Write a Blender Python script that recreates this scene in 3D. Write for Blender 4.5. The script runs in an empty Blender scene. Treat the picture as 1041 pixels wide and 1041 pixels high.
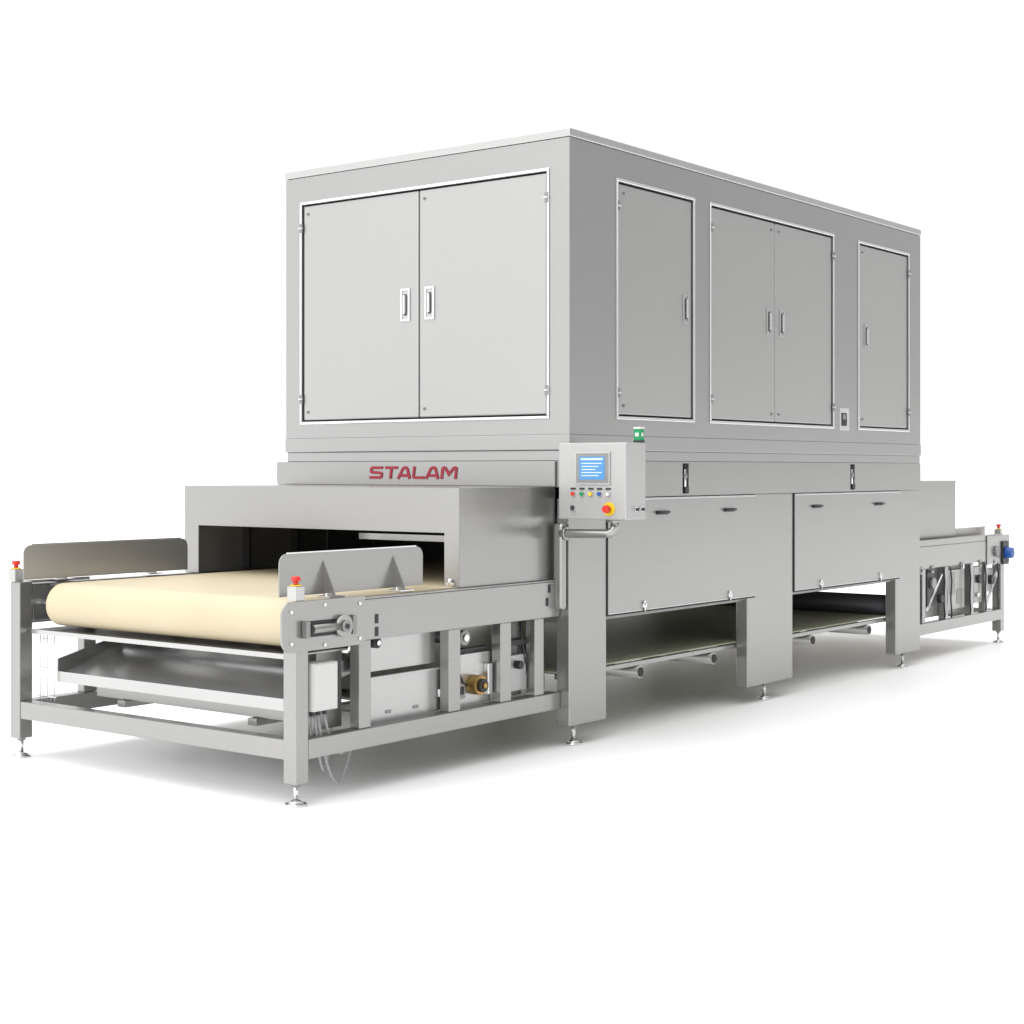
import bpy, bmesh, math, random
from mathutils import Vector, Matrix
random.seed(4)
sc = bpy.context.scene
COL = sc.collection

# ------------------------------------------------------------ materials
def mat(name, col, rough=.5, metal=0., var=0., scale=3., stretch=(1,1,1), bump=0., bscale=200., rvar=0., emit=None, estr=0., spec=.5, streak=0., sstretch=(1.5,1.5,220)):
    m = bpy.data.materials.new(name); m.use_nodes = True
    t = m.node_tree; b = t.nodes['Principled BSDF']
    b.inputs['Base Color'].default_value = (*col, 1)
    b.inputs['Roughness'].default_value = rough
    b.inputs['Metallic'].default_value = metal
    b.inputs['Specular IOR Level'].default_value = spec
    if emit:
        b.inputs['Emission Color'].default_value = (*emit, 1); b.inputs['Emission Strength'].default_value = estr
    if not (var or bump): return m
    geo = t.nodes.new('ShaderNodeNewGeometry')
    mp = t.nodes.new('ShaderNodeMapping'); mp.inputs['Scale'].default_value = stretch
    t.links.new(geo.outputs['Position'], mp.inputs['Vector'])
    def rng(src, lo, hi):
        r = t.nodes.new('ShaderNodeMapRange'); r.inputs[1].default_value = .3; r.inputs[2].default_value = .7
        r.inputs[3].default_value = lo; r.inputs[4].default_value = hi
        t.links.new(src, r.inputs[0]); return r.outputs[0]
    if var:
        n = t.nodes.new('ShaderNodeTexNoise'); n.inputs['Scale'].default_value = scale; n.inputs['Detail'].default_value = 1.5
        t.links.new(mp.outputs[0], n.inputs['Vector'])
        f = rng(n.outputs['Fac'], 1-var, 1+var)
        if streak:
            m2 = t.nodes.new('ShaderNodeMapping'); m2.inputs['Scale'].default_value = sstretch
            t.links.new(geo.outputs['Position'], m2.inputs['Vector'])
            n3 = t.nodes.new('ShaderNodeTexNoise'); n3.inputs['Scale'].default_value = 1.; n3.inputs['Detail'].default_value = 3
            t.links.new(m2.outputs[0], n3.inputs['Vector'])
            f2 = rng(n3.outputs['Fac'], 1-streak, 1+streak)
            mm = t.nodes.new('ShaderNodeMath'); mm.operation = 'MULTIPLY'
            t.links.new(f, mm.inputs[0]); t.links.new(f2, mm.inputs[1]); f = mm.outputs[0]
        mx = t.nodes.new('ShaderNodeVectorMath'); mx.operation = 'SCALE'; mx.inputs[0].default_value = col
        t.links.new(f, mx.inputs['Scale']); t.links.new(mx.outputs[0], b.inputs['Base Color'])
        if rvar: t.links.new(rng(n.outputs['Fac'], rough-rvar, rough+rvar), b.inputs['Roughness'])
    if bump:
        n2 = t.nodes.new('ShaderNodeTexNoise'); n2.inputs['Scale'].default_value = bscale; n2.inputs['Detail'].default_value = 3
        t.links.new(mp.outputs[0], n2.inputs['Vector'])
        bp = t.nodes.new('ShaderNodeBump'); bp.inputs['Strength'].default_value = bump; bp.inputs['Distance'].default_value = .002
        t.links.new(n2.outputs['Fac'], bp.inputs['Height']); t.links.new(bp.outputs[0], b.inputs['Normal'])
    return m
PANEL = mat('satin_panel_steel', (.385,.383,.38), .32, .75, var=.01, scale=.6, streak=.008)
DOORM = mat('satin_door_steel', (.425,.422,.417), .34, .65, var=.01, scale=.6, streak=.008)
STEEL = mat('brushed_steel', (.36,.357,.35), .28, .8, var=.012, scale=.9, streak=.02)
STEELD = mat('dark_steel', (.27,.268,.262), .32, .65, var=.02, scale=2, streak=.02)  # darker steel tone for fittings, rollers and inner plates
TRIM = mat('bright_trim_steel', (.76,.76,.76), .18, .8, var=.02, scale=6)
EDGE = mat('soft_edge_steel', (.50,.50,.495), .25, .7, var=.015, scale=3, streak=.015)
CHROME = mat('chrome', (.72,.72,.72), .16, 1.)
GAP = mat('dark_gap', (.03,.03,.03), .7)
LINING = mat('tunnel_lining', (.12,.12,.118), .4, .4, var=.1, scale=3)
BELT = mat('cream_belt', (.55,.475,.325), .46, 0, var=.05, scale=1.6, stretch=(1,.35,1), bump=.3, bscale=380, spec=.35, streak=.012, sstretch=(40,1,1))
OLIVE = mat('olive_belt_underside', (.33,.335,.24), .5, 0, var=.06, scale=3, bump=.2, bscale=300)
BLACK = mat('black_rubber', (.02,.02,.022), .45)
DKROLL = mat('dark_roller_rubber', (.05,.053,.06), .45, var=.1)
RED = mat('red_plastic', (.62,.03,.02), .35)
LOGO = mat('red_lettering', (.28,.012,.028), .45)
YEL = mat('yellow_plastic', (.75,.52,.02), .4)
GREEN = mat('green_lens', (.0,.24,.08), .25, emit=(0,.5,.15), estr=.05)
WHITEP = mat('white_plastic', (.62,.62,.61), .4)
GREYP = mat('light_grey_enamel', (.44,.44,.435), .32, .35, var=.015)
BRASS = mat('brass', (.42,.27,.09), .35, .8)
BLUE = mat('blue_plastic', (.01,.08,.34), .4)
SCR = mat('screen_blue', (.06,.20,.42), .25, emit=(.10,.35,.75), estr=.25)
SCRL = mat('screen_pale', (.5,.6,.7), .25, emit=(.6,.75,.85), estr=.22)
CABLE = mat('grey_cable', (.40,.40,.40), .5)
GROUND = mat('white_studio_floor', (.95,.95,.95), .4, 0, var=.005, scale=.8, spec=.2)

# ------------------------------------------------------------ builder
class B:
    def __init__(s): s.v=[]; s.f=[]; s.m=[]; s.sm=[]; s.mats=[]
    def mi(s, m):
        if m not in s.mats: s.mats.append(m)
        return s.mats.index(m)
    def add(s, vs, fs, m, smooth=None):
        o=len(s.v); s.v += [Vector(v) for v in vs]; k=s.mi(m)
        for i,f in enumerate(fs):
            s.f.append([o+a for a in f]); s.m.append(k)
            s.sm.append(bool(smooth[i]) if isinstance(smooth,list) else bool(smooth))
        return s
    def box(s,x0,x1,y0,y1,z0,z1,m):
        x0,x1=sorted((x0,x1)); y0,y1=sorted((y0,y1)); z0,z1=sorted((z0,z1))
        vs=[(x,y,z) for z in (z0,z1) for y in (y0,y1) for x in (x0,x1)]
        return s.add(vs,[(0,2,3,1),(4,5,7,6),(0,1,5,4),(2,6,7,3),(0,4,6,2),(1,3,7,5)],m)
    def cyl(s,p0,p1,r,m,n=24,r2=None):
        p0=Vector(p0); p1=Vector(p1); d=(p1-p0).normalized(); r2=r if r2 is None else r2
        a=d.orthogonal().normalized(); b=d.cross(a)
        vs=[];fs=[];sm=[]
        for p,rr in ((p0,r),(p1,r2)):
            for i in range(n):
                t=2*math.pi*i/n; vs.append(p+(a*math.cos(t)+b*math.sin(t))*rr)
        for i in range(n):
            j=(i+1)%n; fs.append((i,j,n+j,n+i)); sm.append(True)
        fs.append(tuple(range(n))[::-1]); sm.append(False)
        fs.append(tuple(range(n,2*n))); sm.append(False)
        return s.add(vs,fs,m,sm)
    def prism(s, pts, axis, a0, a1, m):
        def mk(p,a):
            if axis=='x': return (a,p[0],p[1])
            if axis=='y': return (p[0],a,p[1])
            return (p[0],p[1],a)
        n=len(pts); vs=[mk(p,a0) for p in pts]+[mk(p,a1) for p in pts]
        fs=[tuple(range(n))[::-1],tuple(range(n,2*n))]+[(i,(i+1)%n,n+(i+1)%n,n+i) for i in range(n)]
        return s.add(vs,fs,m)
    def tube(s, path, r, m, n=10):
        path=[Vector(p) for p in path]; vs=[];fs=[]
        up=None
        for i,p in enumerate(path):
            d=(path[min(i+1,len(path)-1)]-path[max(i-1,0)]).normalized()
            a=d.orthogonal().normalized() if up is None else (up-d*up.dot(d)).normalized()
            up=a; b=d.cross(a)
            for k in range(n):
                t=2*math.pi*k/n; vs.append(p+(a*math.cos(t)+b*math.sin(t))*r)
        for i in range(len(path)-1):
            for k in range(n):
                l=(k+1)%n; fs.append((i*n+k,i*n+l,(i+1)*n+l,(i+1)*n+k))
        e=(len(path)-1)*n
        fs.append(tuple(range(n))[::-1]); fs.append(tuple(range(e,e+n)))
        return s.add(vs,fs,m,True)
    def skin(s, axis, c, out, arng, zrng, openings, depth, m, back=True):
        A=sorted(set(list(arng)+[v for o in openings for v in o[:2]]))
        Z=sorted(set(list(zrng)+[v for o in openings for v in o[2:]]))
        mk=(lambda a,z,d=0:(c-out*d,a,z)) if axis=='x' else (lambda a,z,d=0:(a,c-out*d,z))
        vs=[mk(a,z) for z in Z for a in A]; nA=len(A); fs=[]
        for j in range(len(Z)-1):
            for i in range(nA-1):
                ca=(A[i]+A[i+1])/2; cz=(Z[j]+Z[j+1])/2
                if any(o[0]<ca<o[1] and o[2]<cz<o[3] for o in openings): continue
                fs.append((j*nA+i,j*nA+i+1,(j+1)*nA+i+1,(j+1)*nA+i))
        s.add(vs,fs,m)
        for o in openings:
            q=[(o[0],o[2]),(o[1],o[2]),(o[1],o[3]),(o[0],o[3])]
            vs=[mk(*p) for p in q]+[mk(*p,depth) for p in q]
            s.add(vs,[(i,(i+1)%4,4+(i+1)%4,4+i) for i in range(4)],m)
            if back: s.add([mk(*p,depth) for p in q],[(0,1,2,3)],GAP)
        return s
    def obj(s, name, parent=None, bevel=0., label=None, recalc=True, origin=None):
        vs=s.v; lo=Vector([min(v[i] for v in vs) for i in range(3)]); hi=Vector([max(v[i] for v in vs) for i in range(3)])
        o=Vector(origin) if origin else Vector(((lo.x+hi.x)/2,(lo.y+hi.y)/2,lo.z))
        me=bpy.data.meshes.new(name); me.from_pydata([v-o for v in vs],[],s.f)
        for m in s.mats: me.materials.append(m)
        for i,p in enumerate(me.polygons): p.material_index=s.m[i]; p.use_smooth=s.sm[i]
        if recalc:
            bm=bmesh.new(); bm.from_mesh(me); bmesh.ops.recalc_face_normals(bm,faces=bm.faces); bm.to_mesh(me); bm.free()
        ob=bpy.data.objects.new(name,me); COL.objects.link(ob)
        place(ob,parent,o)
        if bevel:
            b=ob.modifiers.new('Bevel','BEVEL'); b.width=bevel; b.segments=2; b.limit_method='ANGLE'; b.angle_limit=math.radians(50)
        if label: ob['label']=label
        return ob
WO={}
def place(ob,parent,o):
    WO[ob.name]=Vector(o)
    if parent:
        ob.parent=parent; ob.location=Vector(o)-WO[parent.name]
    else: ob.location=o

# ------------------------------------------------------------ floor
g=B(); g.add([(-150,-150,0),(150,-150,0),(150,150,0),(-150,150,0)],[(0,1,2,3)],GROUND)
G=g.obj('ground',origin=(0,0,0)); G['kind']='structure'; G['label']='seamless white studio floor under the machine'

root=bpy.data.objects.new('industrial_machine',None); COL.objects.link(root); root.empty_display_size=.3
place(root,None,(-1.1,2.3,0))
root['label']='long grey stainless steel food defrosting tunnel with cream conveyor belt'
root['category']='industrial machine'

# ------------------------------------------------------------ upper cabinet
X0,X1,Y0,Y1=-2.158,0.,0.,4.65
ZB,ZT=1.69,3.292
front_open=[(-2.018,-.150,1.791,3.124)]
side_open=[(.469,1.281,1.799,3.118),(1.494,3.151,1.799,3.118),(3.569,4.421,1.799,3.118)]
b=B()
b.skin('y',0,-1,(X0,X1),(ZB,ZT),front_open,.045,PANEL)
b.skin('x',0,1,(Y0,Y1),(ZB,ZT),side_open,.045,PANEL)
b.add([(X0,Y0,ZB),(X0,Y1,ZB),(X0,Y1,ZT),(X0,Y0,ZT)],[(0,1,2,3)],PANEL)
b.add([(X0,Y1,ZB),(X1,Y1,ZB),(X1,Y1,ZT),(X0,Y1,ZT)],[(0,1,2,3)],PANEL)
body=b.obj('cabinet_body',root,recalc=False)
b=B(); b.box(X0-.006,X1+.006,Y0-.006,Y1+.006,ZT+.003,3.342,EDGE)
b.box(X0+.004,X1-.004,Y0+.004,Y1-.004,ZT-.01,ZT+.003,STEELD)
b.obj('roof_cap',root,bevel=.008)
b=B(); b.box(X0-.004,X1+.004,Y0-.004,Y1+.004,1.604,1.689,PANEL)
b.box(X0+.006,X1-.003,Y0+.006,Y1-.002,1.545,1.604,PANEL)
b.obj('base_trim',root,bevel=.004)

def frame_ring(b,axis,c,out,a0,a1,z0,z1,w,t,m):
    for (p,q,r,s_) in ((a0-w,a1+w,z1,z1+w),(a0-w,a1+w,z0-w,z0),(a0-w,a0,z0,z1),(a1,a1+w,z0,z1)):
        if axis=='x': b.box(c,c+out*t,p,q,r,s_,m)
        else: b.box(p,q,c,c+out*t,r,s_,m)
b=B()
for o in front_open: frame_ring(b,'y',0,-1,o[0],o[1],o[2],o[3],.017,.007,TRIM)
b.obj('door_frame',root,bevel=.004)
for o in side_open:
    b=B(); frame_ring(b,'x',0,1,o[0],o[1],o[2],o[3],.018,.008,TRIM); b.obj('door_frame',root,bevel=.004)

def bx(b,axis,c,out,a0,a1,d0,d1,z0,z1,m):
    if axis=='x': b.box(c+out*d0,c+out*d1,a0,a1,z0,z1,m)
    else: b.box(a0,a1,c+out*d0,c+out*d1,z0,z1,m)
def door(axis,out,a0,a1,z0,z1,handle_a,hinge_a,screw_a):
    b=B()
    bx(b,axis,0,out,a0,a1,-.03,-.004,z0,z1,DOORM)
    d=b.obj('cabinet_door',root,bevel=.007)
    w,h=(.036,.095) if axis=='y' else (.029,.085); zc=2.459
    t=.013 if axis=='y' else .009
    hb=B()
    for (p,q,r,s_) in ((-w,w,h-t,h),(-w,w,-h,-h+t),(-w,-w+t,-h+t,h-t),(w-t,w,-h+t,h-t)):
        bx(hb,axis,0,out,handle_a+p,handle_a+q,-.004,.004,zc+r,zc+s_,TRIM if axis=='y' else EDGE)
    bx(hb,axis,0,out,handle_a-w+t,handle_a+w-t,-.0039,-.001,zc-h+t,zc+h-t,EDGE)
    bx(hb,axis,0,out,handle_a-.007,handle_a+.007,.004,.016,zc-.055,zc+.055,TRIM)
    bx(hb,axis,0,out,handle_a-.009,handle_a+.009,-.001,.004,zc-.062,zc+.062,GAP)
    hb.obj('handle',d,bevel=.002)
    for zz in (1.93,2.98):
        h2=B(); bx(h2,axis,0,out,hinge_a-.011,hinge_a+.011,.0,.012,zz-.028,zz+.028,STEELD)
        bx(h2,axis,0,out,hinge_a-.014,hinge_a+.014,.003,.018,zz-.004,zz+.004,TRIM)
        h2.obj('hinge',d,bevel=.002)
    for zz in (z0+.05,z1-.05):
        sb=B(); c=Vector((0,screw_a,zz)) if axis=='x' else Vector((screw_a,0,zz))
        n=Vector((out,0,0)) if axis=='x' else Vector((0,out,0))
        sb.cyl(c-n*.004,c+n*.001,.009,STEELD,16); sb.cyl(c+n*.001,c+n*.002,.004,BLACK,12); sb.obj('screw',d)
door('y',-1,-2.008,-1.078,1.800,3.115,-1.176,-2.02,-1.97)
door('y',-1,-1.070,-.160,1.800,3.115,-.99,-.148,-1.03)
door('x',1,.480,1.270,1.809,3.108,1.20,.468,.53)
door('x',1,1.505,2.319,1.809,3.108,2.235,1.493,2.27)
door('x',1,2.328,3.140,1.809,3.108,2.41,3.152,2.37)
door('x',1,3.580,4.410,1.809,3.108,3.69,4.422,3.63)
b=B(); frame_ring(b,'x',0,1,3.265,3.385,1.785,1.915,.014,.006,TRIM); b.box(-.001,.002,3.265,3.385,1.785,1.915,TRIM)
b.box(.002,.005,3.285,3.365,1.805,1.895,GAP); b.box(.005,.006,3.30,3.35,1.85,1.885,STEELD); b.obj('meter_window',root)

# ------------------------------------------------------------ lower body
b=B()
LX0=-2.228
b.box(LX0,-.045,.004,4.644,1.402,1.545,STEEL)
b.box(-.045,-.002,.0041,.02,1.402,1.545,STEEL)
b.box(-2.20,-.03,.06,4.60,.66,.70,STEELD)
b.box(-.06,-.03,.06,4.60,.70,1.402,LINING)
b.box(-2.20,-2.17,.06,4.60,.70,1.402,LINING)
b.box(-2.17,-.06,.06,4.60,1.25,1.27,LINING)
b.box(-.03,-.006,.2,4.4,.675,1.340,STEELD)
b.box(LX0,-2.201,.0,4.65,.69,1.401,STEEL)
b.obj('lower_housing',root,bevel=.002)
b=B(); b.skin('x',.0,1,(.0,4.65),(1.342,1.545),[(1.162,1.232,1.355,1.535),(3.430,3.500,1.355,1.535)],.03,STEEL)
b.obj('side_fascia',root,recalc=False)
for yy in (1.195,3.465):
    b=B(); b.cyl((-.012,yy+.012,1.37),(-.012,yy+.012,1.50),.009,CHROME,12); b.box(-.029,.008,yy-.012,yy+.03,1.360,1.392,BLACK); b.cyl((-.012,yy+.012,1.445),(-.012,yy+.012,1.475),.016,STEELD,12)
    b.obj('pneumatic_latch',root,bevel=.002)
def leg_panel(y0,y1,x0,x1,zb):
    b=B(); b.box(x0,x1,y0,y1,zb,1.342,STEEL)
    return b.obj('leg_panel',root,bevel=.006)
def foot(x,y,h,parent=None):
    b=B(); b.cyl((x,y,.0),(x,y,.012),.048,CHROME,28); b.cyl((x,y,.012),(x,y,.026),.040,CHROME,28,r2=.017)
    b.cyl((x,y,.026),(x,y,h),.012,CHROME,14); b.cyl((x,y,h-.018),(x,y,h-.003),.022,STEELD,6)
    b.obj('levelling_foot',parent or root)
for (y0,y1) in ((.0,.355),(1.95,2.56),(4.2,4.645)):
    leg_panel(y0,y1,-.085,0,.112); leg_panel(y0,y1,LX0,LX0+.085,.112)
for y in (.10,2.25,4.42):
    foot(-.045,y,.115); foot(LX0+.045,y,.115)
def access(y0,y1,hy,ly):
    b=B()
    b.box(.0035,.009,y0,y1,.69,1.335,STEEL)
    b.box(.009,.012,y0,y1,1.324,1.336,EDGE)
    b.box(.009,.011,y0,y1,.69,.698,EDGE)
    d=b.obj('access_panel',root,bevel=.002)
    h=B(); h.box(.0005,.0034,y0-.008,y1+.008,.680,1.341,GAP); h.obj('gap_backing',d)  # dark sheet added behind the panel, paints the shaded gap line around it
    for y in hy:
        h=B(); h.box(.009,.014,y-.065,y+.065,1.236,1.258,BLACK); h.tube([(.012,y-.055,1.25),(.033,y-.045,1.25),(.033,y+.045,1.25),(.012,y+.055,1.25)],.007,BLACK); h.obj('handle',d)
    for y in ly:
        h=B(); h.box(.009,.020,y-.020,y+.020,.708,.730,CHROME); h.cyl((.018,y,.685),(.018,y,.745),.007,CHROME,12); h.obj('latch',d)
access(.36,2.035,(.92,1.70),(.72,1.70))
access(2.575,4.25,(2.89,3.88),(2.95,3.9))

b=B(); b.prism([(-1.95,-1.15),(-.22,-1.15),(-.22,.0),(-.088,.0),(-.088,4.3),(-2.02,4.3),(-2.02,.0),(-1.95,.0)],'z',.393,.400,OLIVE); b.obj('return_belt',root)
b=B()
for x in (-.118,-2.05): b.box(x,x+.03,.02,4.62,.356,.384,STEEL)
for y in (.2,1.1,2.0,2.9,3.8): b.box(-2.02,-.12,y-.02,y+.02,.358,.383,STEELD)
b.obj('under_tray_frame',root,bevel=.003)
for y in (.82,1.66,3.0,3.9):
    b=B(); b.cyl((-2.2,y,.319),(-.075,y,.319),.036,STEEL,24); b.cyl((-.075,y,.319),(-.071,y,.319),.028,GAP,24); b.obj('cross_tube',root)
b=B(); b.cyl((-2.1,4.3,.47),(-.09,4.3,.47),.08,DKROLL,32); b.cyl((-2.15,4.3,.47),(-.03,4.3,.47),.02,CHROME,16); b.obj('return_roller',root)

# ------------------------------------------------------------ hoods
def hood(ya,yb,face,HX1=-.095):
    b=B(); HX0=-2.154; yf=ya if face<0 else yb
    b.skin('y',yf,face,(HX0,HX1),(.905,1.405),[(-2.036,HX1-.097,.905,1.178)],.012,STEEL,back=False)
    y0,y1=(yf+.001,yb) if face<0 else (ya,yf-.001)
    b.box(HX0,HX1,y0,y1,1.393,1.405,STEEL)
    b.box(HX0,HX0+.01,y0,y1,.905,1.393,STEEL); b.box(HX1-.01,HX1,y0,y1,.905,1.393,STEEL)
    y0+=.012; y1-=.012
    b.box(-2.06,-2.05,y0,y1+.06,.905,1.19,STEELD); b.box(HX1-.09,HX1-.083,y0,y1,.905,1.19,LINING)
    b.box(-2.06,HX1-.083,y0,y1,1.19,1.20,LINING)
    return b
h=hood(-.82,0,-1).obj('tunnel_hood',root)
q=B(); q.tube([(-.145,-.825,.905),(-.145,-.835,.95)],.012,CHROME); q.box(-.17,-.12,-.835,-.822,.915,.93,CHROME); q.obj('clamp_knob',h)
q=B(); q.box(-1.45,-.22,-.10,-.08,1.09,1.125,TRIM); q.obj('electrode_bar',root)
for y in (-.45,-.05,.6,1.5):
    q=B(); q.box(-2.049,-2.0,y-.012,y+.012,.92,1.185,BLACK); q.obj('tunnel_rib',root)
hood(4.65,5.74,1,-.16).obj('tunnel_hood',root)

b=B(); b.box(LX0,-.09,-.012,.003,1.407,1.544,STEEL); lp=b.obj('name_panel',root,bevel=.003)
def ribbon(b,pts,w,org,sx,sz,shear,y0,y1,m):
    P=[Vector(p) for p in pts]; L=[];R=[]
    for i,p in enumerate(P):
        d1=(P[i]-P[i-1]).normalized() if i>0 else None
        d2=(P[i+1]-P[i]).normalized() if i<len(P)-1 else None
        d1=d1 or d2; d2=d2 or d1
        n1=Vector((-d1.y,d1.x)); n2=Vector((-d2.y,d2.x)); n=(n1+n2).normalized(); k=w/2/max(.5,n.dot(n1))
        L.append(p+n*k); R.append(p-n*k)
    T=lambda p:(org[0]+(p.x+shear*p.y)*sx, org[1]+p.y*sz)
    for i in range(len(P)-1):
        b.prism([T(R[i]),T(R[i+1]),T(L[i+1]),T(L[i])],'y',y0,y1,m)
b=B()
Lt={'S':[[(1.25,.9),(.20,.9),(.1,.82),(.1,.60),(.20,.53),(1.10,.47),(1.2,.38),(1.2,.18),(1.1,.1),(.0,.1)]],
'T':[[(0,.9),(1.25,.9)],[(.62,.8),(.62,0)]],
'A':[[(.08,0),(.45,.8),(.6,.9),(.78,.9),(.9,.8),(1.24,0)],[(.38,.27),(1.02,.27)]],
'L':[[(.1,1),(.1,.2),(.2,.1),(1.15,.1)]],
'M':[[(.1,0),(.1,.82),(.22,.9),(.36,.86),(.75,.38),(1.14,.86),(1.28,.9),(1.4,.82),(1.4,0)]]}
x=0
for i,ch in enumerate('STALAM'):
    for k,p in enumerate(Lt[ch]): ribbon(b,p,.23,(-1.446+x*.0785,1.444),.0785,.072,.12,-.0165-.0004*k,-.0125,LOGO)
    x+={'S':1.5,'T':1.3,'A':1.48,'L':1.25,'M':1.5}[ch]
b.obj('lettering',lp)

# ------------------------------------------------------------ infeed conveyor
CX0,CX1=-2.155,-.06
b=B()
ZL0,ZL1=.205,.295
for (xa,xb) in ((CX1-.08,CX1),(CX0,CX0+.08)):
    b.box(xa,xb,-1.92,-.003,ZL0,ZL1,STEEL)
b.box(CX0+.08,CX1-.08,-1.995,-1.925,ZL0,ZL1,STEEL)
for sx,xa,xb in ((1,-.115,-.062),(-1,-2.153,-2.10)):
    b.box(xa,xb,-1.9,-.003,.705,.895,STEEL)
    b.box(xa-.02 if sx>0 else xa,xb if sx>0 else xb+.02,-1.9,-.003,.896,.903,EDGE)
for y,w in ((-1.54,.04),(-.885,.045),(-.468,.045),(-.177,.04)):
    for xa in (-.13,-2.15): b.box(xa,xa+.06,y-w,y+w,ZL1,.705,STEEL)
b.box(CX0+.08,CX1-.08,-1.52,-1.46,.30,.36,STEEL)
b.box(CX0+.08,CX1-.08,-.95,-.89,.30,.36,STEELD)
fr=b.obj('infeed_conveyor_frame',root,bevel=.004)
for xa in (CX1-.08,CX0):
    l=B(); l.box(xa,xa+.08,-2.0,-1.92,.10,.70 if xa>-1 else .915,STEEL); l.obj('leg',fr,bevel=.005)
    foot(xa+.04,-1.96,.105,fr)
def rounded(y0,y1,z0,z1,r,n=8):
    arc=lambda cy,cz,a0:[(cy+r*math.cos(math.radians(a0+90*i/n)),cz+r*math.sin(math.radians(a0+90*i/n))) for i in range(n+1)]
    return arc(y0+r,z0+r,180)+[(y1,z0),(y1,z1)]+arc(y0+r,z1-r,90)
e=B(); e.prism(rounded(-2.095,-1.56,.69,.915,.06),'x',-.062,-.05,STEEL)
e.prism(rounded(-2.0,-1.56,.70,.90,.05),'x',-.105,-.062,STEELD)
ep=e.obj('end_plate',fr,bevel=.002)
e=B()
pts=[]
for i in range(13): t=math.radians(90+15*i); pts.append((-1.93+.036*math.cos(t),.787+.036*math.sin(t)))
for i in range(13): t=math.radians(-90+15*i); pts.append((-1.73+.036*math.cos(t),.787+.036*math.sin(t)))
e.prism(pts,'x',-.0499,-.047,BLACK)
e.cyl((-.038,-1.92,.787),(-.038,-1.72,.787),.020,STEELD,20)
e.box(-.047,-.02,-1.975,-1.95,.75,.825,STEELD)
e.cyl((-.05,-1.72,.787),(-.025,-1.72,.787),.05,STEEL,28); e.cyl((-.025,-1.72,.787),(-.012,-1.72,.787),.026,STEELD,20); e.cyl((-.012,-1.72,.787),(-.008,-1.72,.787),.012,BLACK,16)
e.box(-.049,-.033,-1.66,-1.635,.745,.83,STEELD)
e.obj('belt_tensioner',ep)
for (y,z) in ((-2.04,.87),(-2.04,.73),(-1.6,.88),(-1.6,.72),(-1.83,.89),(-1.83,.71)):
    e=B(); e.cyl((-.05,y,z),(-.044,y,z),.008,CHROME,6); e.obj('bolt',ep)
e=B()
for (y0,y1,z0,z1) in ((-1.919,-1.5,.835,.915),(-1.919,-1.5,.69,.765),(-1.78,-1.5,.765,.835)):
    e.box(-2.153,-2.145,y0,y1,z0,z1,STEEL)
ef=e.obj('end_plate',fr)
e=B(); e.cyl((-2.14,-1.835,.80),(-1.95,-1.835,.80),.018,CHROME,18); e.box(-2.144,-2.125,-1.88,-1.79,.76,.84,STEELD); e.obj('belt_tensioner',ef,bevel=.002)
for (y,z) in ((-1.47,.80),(-1.47,.74),(-.12,.79),(-.10,.86)):
    e=B(); e.box(-.062,-.0605,y-.012,y+.012,z-.022,z+.022,BLACK); e.obj('slot',fr)
RZ,RR,RY=.800,.110,-1.855
BX0,BX1=-1.90,-.108
r=B(); r.cyl((BX0-.002,RY,RZ),(-.107,RY,RZ),RR-.006,STEELD,48); r.obj('drive_roller',fr)
N=28
outer=[(6.35,RZ+RR),(3,RZ+RR),(0,RZ+RR),(-1.5,RZ+RR),(RY+.03,RZ+RR),(RY,RZ+RR)]+[(RY-RR*math.sin(math.pi*i/N),RZ+RR*math.cos(math.pi*i/N)) for i in range(1,N)]+[(RY,RZ-RR),(RY+.03,RZ-RR),(-1.55,RZ-RR+.004)]
bb=B(); xs=(BX0,BX1); th=.006
def off(P,t):
    out=[]
    for i,p in enumerate(P):
        a=Vector(P[max(i-1,0)]); c=Vector(P[min(i+1,len(P)-1)]); d=(c-a).normalized(); out.append((p[0]-d.y*t,p[1]+d.x*t))
    return out
inner=off(outer,th); n=len(outer)
vs=[(x,p[0],p[1]) for x in xs for p in outer]+[(x,p[0],p[1]) for x in xs for p in inner]
fs=[]
for i in range(n-1):
    fs.append((i,i+1,n+i+1,n+i)); fs.append((2*n+i,3*n+i,3*n+i+1,2*n+i+1))
bb.add(vs,fs,BELT,[True,True]*(n-1))
for s_ in (0,1):
    o1=[(xs[s_],p[0],p[1]) for p in outer]+[(xs[s_],p[0],p[1]) for p in inner]
    bb.add(o1,[(i,i+1,n+i+1,n+i) for i in range(n-1)],BELT,False)
bb.obj('conveyor_belt',fr,recalc=True)
e=B(); e.box(-2.09,-.13,-1.80,4.6,.885,.895,STEEL); e.obj('slider_bed',fr)
def guide(x,y0,y1,zt,sx,m):
    r=.045
    arc=lambda cy,cz,a0:[(cy+r*math.cos(math.radians(a0+90*i/6)),cz+r*math.sin(math.radians(a0+90*i/6))) for i in range(7)]
    e=B(); e.prism([(y0,.925),(y1,.925)]+arc(y1-r,zt-r,0)+arc(y0+r,zt-r,90),'x',x,x+.006,m)
    e.box(x-.001,x+.007,y0+.05,y1-.05,zt+.0005,zt+.006,TRIM)
    gd=e.obj('side_guide',fr)
    for y in (y0+.28,y1-.22):
        t=B(); xo=x+.006 if sx>0 else x-.006; s=1 if sx>0 else -1
        t.prism([(xo,.911),(xo+s*.075,.911),(xo+s*.075,.93),(xo,1.08)],'y',y-.003,y+.003,STEEL)
        t.box(min(xo,xo+s*.09),max(xo,xo+s*.09),y-.05,y+.05,.9115,.917,TRIM)
        t.cyl((xo+s*.05,y-.03,.917),(xo+s*.05,y-.03,.93),.009,CHROME,8)
        t.obj('guide_bracket',gd)
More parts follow.
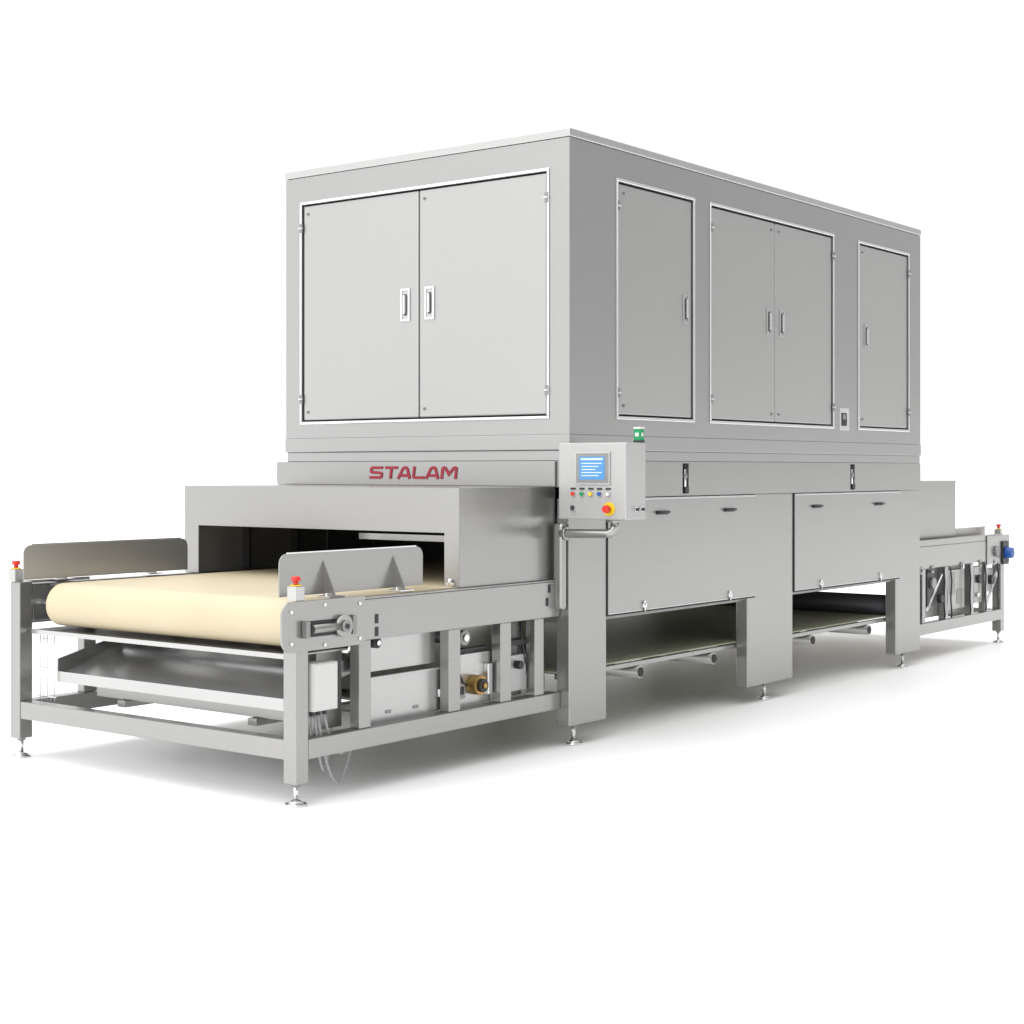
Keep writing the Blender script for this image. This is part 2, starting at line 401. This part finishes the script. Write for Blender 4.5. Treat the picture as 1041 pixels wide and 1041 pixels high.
guide(-.20,-1.97,-.985,1.117,1,STEEL); guide(-2.06,-1.99,-.885,1.105,-1,EDGE)
def estop(x,y,z,parent):
    e=B(); e.box(x-.028,x+.028,y-.028,y+.028,z,z+.065,EDGE); e.cyl((x,y,z+.065),(x,y,z+.071),.027,YEL,24)
    e.cyl((x,y,z+.071),(x,y,z+.088),.012,RED,16); e.cyl((x,y,z+.088),(x,y,z+.108),.023,RED,24,r2=.019)
    e.obj('emergency_stop',parent,bevel=.003)
estop(-.085,-1.975,.916,fr); estop(-2.118,-1.99,.916,fr)
e=B(); e.box(-.13,-.045,-1.905,-1.75,.415,.63,WHITEP); e.box(-.045,-.040,-1.90,-1.755,.42,.625,WHITEP)
for y in (-1.87,-1.83,-1.79): e.cyl((-.09,y,.415),(-.09,y,.39),.012,BLACK,12)
e.obj('junction_box',fr,bevel=.006)
for i,(y,k) in enumerate(((-1.87,.10),(-1.83,.32),(-1.79,.30),(-1.85,.2))):
    P=[]; drop=(.12,.33,.20,.26)[i]
    for j in range(17):
        t=j/16; P.append((-.09-.12*t,y+k*1.2*t,.39-drop*math.sin(t*math.pi)**.8-.02*t if 0<j<16 else .39-.02*t))
    e=B(); e.tube(P,.0055,CABLE,8); e.obj('cable',fr)
e=B(); e.box(-.15,-.142,-1.50,-.93,.295,.515,EDGE); e.box(-.142,-.13,-1.50,-.93,.505,.515,EDGE)
for y in (-1.3,-1.1): e.box(-.142,-.139,y-.02,y+.02,.33,.345,STEELD)
e.obj('side_plate',fr,bevel=.002)
e=B(); e.prism([(-1.50,.535),(-.93,.535),(-.93,.70),(-1.36,.70),(-1.50,.62)],'x',-.17,-.162,EDGE); e.obj('side_plate',fr,bevel=.002)
e=B(); e.prism([(-1.74,.30),(-1.58,.30),(-1.58,.70),(-1.74,.70)],'x',-.19,-.182,STEELD); e.obj('side_plate',fr,bevel=.002)
# tray lip under the roller, broad folded sloping tray and scraper
e=B(); e.box(-2.05,-.14,-1.94,-1.60,.660,.668,STEEL); e.box(-2.05,-.14,-1.945,-1.94,.645,.668,EDGE); e.obj('front_plate',fr)
e=B()
e.prism([(-1.88,.430),(-1.30,.630),(-1.30,.637),(-1.88,.437)],'x',-1.90,-.22,TRIM)
e.box(-1.90,-.22,-1.89,-1.881,.40,.455,EDGE)
for x in (-1.908,-.22): e.prism([(-1.89,.40),(-1.30,.60),(-1.30,.655),(-1.89,.52)],'x',x,x+.008,STEEL)
e.obj('drip_tray',fr)
e=B(); e.cyl((-1.9,-1.50,.645),(-.2,-1.50,.645),.022,CHROME,16); e.obj('scraper_bar',fr)
e=B(); e.prism([(-1.28,.37),(-.55,.36),(-.55,.366),(-1.28,.378)],'x',-1.85,-.33,STEEL); e.obj('drip_tray',fr)
e=B(); e.box(-.20,-.14,-.84,-.51,.30,.56,EDGE)
e.cyl((-.14,-.66,.40),(-.08,-.66,.40),.05,BRASS,28); e.cyl((-.08,-.66,.40),(-.06,-.66,.40),.034,BLACK,24); e.cyl((-.06,-.66,.40),(-.05,-.66,.40),.014,BRASS,16)
e.box(-.14,-.11,-.57,-.53,.34,.50,CHROME); e.cyl((-.3,-.66,.40),(-.2,-.66,.40),.07,BLACK,24)
e.box(-.139,-.12,-.80,-.74,.34,.42,STEELD); e.box(-.12,-.115,-.785,-.755,.36,.40,BLACK)
e.box(-.16,-.13,-.83,-.54,.575,.59,BLACK)
e.obj('gear_motor',fr,bevel=.003)
e=B(); e.cyl((-.5,-.74,.645),(-.12,-.74,.645),.038,STEELD,24); e.cyl((-.12,-.74,.645),(-.11,-.74,.645),.018,CHROME,16); e.obj('support_roller',fr)
e=B(); e.box(-.16,-.12,-.41,-.23,.33,.52,GREYP); e.cyl((-.12,-.32,.47),(-.08,-.32,.47),.022,BLACK,20); e.box(-.2,-.12,-.42,-.22,.57,.60,BLACK); e.box(-.17,-.16,-.42,-.22,.30,.69,STEEL); e.obj('sensor_unit',fr,bevel=.003)
e=B(); e.box(-.17,-.16,-.13,-.01,.30,.69,STEEL); e.obj('side_plate',fr)
e=B(); e.cyl((-.19,-1.42,.68),(-.10,-1.42,.68),.026,BLACK,24); e.cyl((-.10,-1.42,.68),(-.09,-1.42,.68),.012,CHROME,16); e.obj('snub_roller',fr)
for k,(y,dz) in enumerate(((-.84,.0),(-.50,.05),(-.27,.02))):
    e=B(); e.tube([(-.13,y,.69),(-.125,y+.01,.60),(-.12,y+.03,.50-dz),(-.12,y+.08,.42-dz),(-.13,y+.12,.40-dz)],.006,BLACK if k!=1 else CABLE,8); e.obj('cable',fr)
e=B()
for k in range(5): e.tube([(-2.03+k*.03,-1.905,.30),(-2.03+k*.03,-1.905,.645)],.0025,TRIM,6)
for z in (.32,.47,.62): e.tube([(-2.05,-1.908,z),(-1.89,-1.908,z)],.0025,TRIM,6)
e.obj('wire_guard',fr)
e=B(); e.box(-1.70,-.25,-1.80,-1.76,.335,.385,STEEL); e.box(-1.5,-1.44,-1.83,-.6,.30,.334,STEEL); e.box(-.55,-.49,-1.83,-.6,.30,.334,STEEL)
e.obj('lifting_subframe',fr,bevel=.003)

# ------------------------------------------------------------ control panel
b=B(); b.box(.0,.43,-.10,.09,1.235,1.64,GREYP)
cb=b.obj('control_panel',root,bevel=.006)
e=B(); e.box(.112,.333,-.108,-.1003,1.42,1.592,EDGE); e.box(.120,.325,-.1095,-.108,1.428,1.584,STEELD); e.box(.142,.303,-.111,-.1095,1.445,1.567,SCR)
e.box(.152,.293,-.1117,-.111,1.548,1.558,SCRL)
for i in range(5): e.box(.156,.286-.02*(i%3),-.1117,-.111,1.528-.016*i,1.533-.016*i,SCRL)
e.obj('touch_screen',cb)
for x,m in ((.096,RED),(.153,GREEN),(.21,YEL),(.265,BLUE),(.32,WHITEP)):
    e=B(); e.cyl((x,-.100,1.37),(x,-.106,1.37),.015,CHROME,20); e.cyl((x,-.106,1.37),(x,-.114,1.37),.010,m,20); e.box(x-.016,x+.016,-.103,-.1002,1.392,1.402,BLACK); e.obj('push_button',cb)
e=B(); e.cyl((.096,-.100,1.295),(.096,-.108,1.295),.016,CHROME,20); e.box(.092,.100,-.12,-.106,1.283,1.307,BLACK); e.obj('key_switch',cb)
e=B(); e.cyl((.325,-.100,1.292),(.325,-.104,1.292),.036,YEL,28); e.cyl((.325,-.104,1.292),(.325,-.125,1.292),.014,RED,20); e.cyl((.325,-.125,1.292),(.325,-.142,1.292),.022,RED,24,r2=.018); e.obj('emergency_stop',cb)
for y in (-.01,.045):
    e=B(); e.cyl((.43,y,1.29),(.438,y,1.29),.014,CHROME,18); e.cyl((.438,y,1.29),(.448,y,1.29),.009,BLACK,18); e.obj('push_button',cb)
e=B(); e.box(.383,.427,.040,.084,1.641,1.652,BLACK); e.box(.385,.425,.042,.082,1.652,1.712,GREEN); e.box(.383,.427,.040,.084,1.712,1.722,WHITEP)
e.box(.394,.416,.0405,.0418,1.672,1.692,WHITEP); e.box(.4255,.4265,.052,.072,1.672,1.692,WHITEP)
e.obj('signal_light',cb,bevel=.002)
e=B()
P=[(.30,-.01,1.236),(.30,-.01,1.20)]
for i in range(9):
    t=math.pi/2*i/8; P.append((.26+.04*math.cos(t),-.01-.01*t,1.20-.04*math.sin(t)))
P+= [(.0,-.035,1.155),(-.03,-.035,1.155)]
e.tube(P,.024,STEEL,20); e.cyl((.30,-.01,1.222),(.30,-.01,1.236),.045,STEEL,24); e.cyl((-.0,-.035,1.155),(.012,-.035,1.155),.036,STEEL,24)
e.obj('support_arm',cb)
e=B(); e.box(-.075,-.01,-.052,-.001,.74,1.21,STEEL); e.obj('cable_cover',root,bevel=.018)

# ------------------------------------------------------------ outfeed conveyor
b=B()
for xa,xb in ((-.115,-.055),(-2.153,-2.10)):
    b.box(xa,xb,4.65,6.48,.72,.895,STEEL); b.box(xa,xb,4.65,6.53,.205,.295,STEEL)
    for y in (4.85,5.30,5.84,6.15): b.box(xa,xb,y-.03,y+.03,.295,.72,STEEL)
    b.box(xa-.02,xa-.001,4.7,5.80,.32,.719,STEELD)
b.box(-2.1,-.115,6.46,6.53,.205,.295,STEEL)
fo=b.obj('outfeed_conveyor_frame',root,bevel=.004)
for xa in (-.14,-2.155):
    l=B(); l.box(xa,xa+.08,6.50,6.58,.10,.90,STEEL); l.obj('leg',fo,bevel=.005); foot(xa+.04,6.54,.105,fo)
e=B(); e.box(-.054,-.045,6.15,6.66,.69,.935,STEEL); e.cyl((-.045,6.34,.80),(-.02,6.34,.80),.045,STEELD,24); e.obj('end_plate',fo,bevel=.003)
e=B(); e.cyl((-1.95,6.38,RZ),(-.118,6.38,RZ),RR-.006,STEELD,40); e.obj('drive_roller',fo)
e=B(); e.box(-.092,-.056,4.66,6.48,.896,.945,STEEL); e.obj('rail_cover',fo,bevel=.003)
for x in (-.20,-2.06):
    e=B(); e.box(x,x+.006,5.75,6.48,.925,1.0,STEEL); e.box(x-.002,x+.02,5.75,6.48,1.0005,1.008,EDGE); e.obj('side_guide',fo)
estop(-.10,6.55,.916,fo)
e=B(); e.box(-.12,-.085,5.37,5.74,.36,.68,STEEL); e.box(-.085,-.082,5.42,5.54,.48,.66,STEELD); e.box(-.085,-.082,5.58,5.70,.40,.52,STEELD); e.obj('junction_box',fo,bevel=.004)
e=B(); e.box(-.11,-.07,4.95,5.10,.42,.70,DKROLL); e.cyl((-.07,5.02,.60),(-.04,5.02,.60),.045,STEELD,20); e.cyl((-.07,5.16,.47),(-.03,5.16,.47),.035,BLACK,20); e.tube([(-.08,4.94,.38),(-.06,5.22,.66)],.012,CHROME,10); e.obj('drive_motor',fo,bevel=.004)
e=B(); e.cyl((-.03,6.54,.78),(.03,6.54,.78),.052,BLUE,28,r2=.045); e.box(-.044,-.03,6.47,6.61,.68,.88,BLACK); e.obj('power_plug',fo,bevel=.003)
e=B(); e.box(-.10,-.07,5.92,6.08,.38,.69,STEEL); e.cyl((-.07,6.0,.58),(-.045,6.0,.58),.035,BLACK,20); e.cyl((-.07,5.97,.45),(-.05,5.97,.45),.02,CHROME,16); e.obj('air_unit',fo,bevel=.003)
e=B(); e.box(-.10,-.07,6.20,6.34,.46,.66,STEELD); e.cyl((-.07,6.27,.56),(-.04,6.27,.56),.04,BLACK,20); e.tube([(-.08,6.20,.34),(-.07,6.44,.62)],.012,CHROME,10); e.obj('drive_motor',fo,bevel=.003)
for k,y in enumerate((5.22,5.36,5.76,6.10,6.38)):
    e=B(); e.tube([(-.05,y,.71),(-.042,y+.01,.6),(-.042,y-.01,.45),(-.045,y+.02,.34),(-.05,y+.02,.30)],.007,BLACK,8); e.obj('cable',fo)
for y in (4.78,5.0,5.6,6.0,6.3):
    e=B(); e.box(-.054,-.045,y-.025,y+.025,.68,.74,STEELD); e.box(-.045,-.042,y-.01,y+.01,.70,.72,BLACK); e.obj('bracket',fo,bevel=.002)

# ------------------------------------------------------------ light, world, camera
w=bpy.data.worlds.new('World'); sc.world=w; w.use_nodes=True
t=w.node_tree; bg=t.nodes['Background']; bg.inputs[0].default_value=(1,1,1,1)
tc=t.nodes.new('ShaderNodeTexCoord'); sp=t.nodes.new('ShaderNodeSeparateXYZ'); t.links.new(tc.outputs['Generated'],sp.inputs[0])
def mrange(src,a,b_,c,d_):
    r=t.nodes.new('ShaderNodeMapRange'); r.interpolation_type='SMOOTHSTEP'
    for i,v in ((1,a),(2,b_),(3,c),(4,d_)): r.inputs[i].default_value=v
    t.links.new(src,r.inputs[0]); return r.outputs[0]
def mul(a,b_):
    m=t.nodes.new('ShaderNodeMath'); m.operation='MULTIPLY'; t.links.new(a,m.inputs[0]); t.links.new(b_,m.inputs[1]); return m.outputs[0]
fx=mrange(sp.outputs['X'],-.22,.75,1.12,.46)  # unseen side of the world dimmed on purpose to darken the side faces
fz=mrange(sp.outputs['Z'],.40,1.,1.,2.6)         # zenith of the world brightened, an added boost to whiten the floor
fy=mrange(sp.outputs['Y'],-.85,-.1,1.38,1.0)      # unseen world side behind the camera brightened, added fill for front faces
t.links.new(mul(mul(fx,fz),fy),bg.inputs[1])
L=bpy.data.lights.new('key_light','SUN'); L.energy=1.0; L.angle=math.radians(60); L.color=(1,.998,.992)
lo=bpy.data.objects.new('key_light',L); COL.objects.link(lo)
d=Vector((.0,.8,-.6)); lo.rotation_euler=d.to_track_quat('-Z','Y').to_euler(); lo.location=(0,-8,6)
cam=bpy.data.cameras.new('camera'); co=bpy.data.objects.new('camera',cam); COL.objects.link(co)
cam.sensor_width=36; cam.lens=1629/1041*36; cam.shift_y=-43.5/1041; cam.clip_end=500
co.location=(5.010,-7.038,1.5); co.rotation_euler=(math.radians(90),0,math.radians(37.5))
sc.camera=co
sc.view_settings.view_transform='Standard'; sc.view_settings.look='None'; sc.view_settings.exposure=0
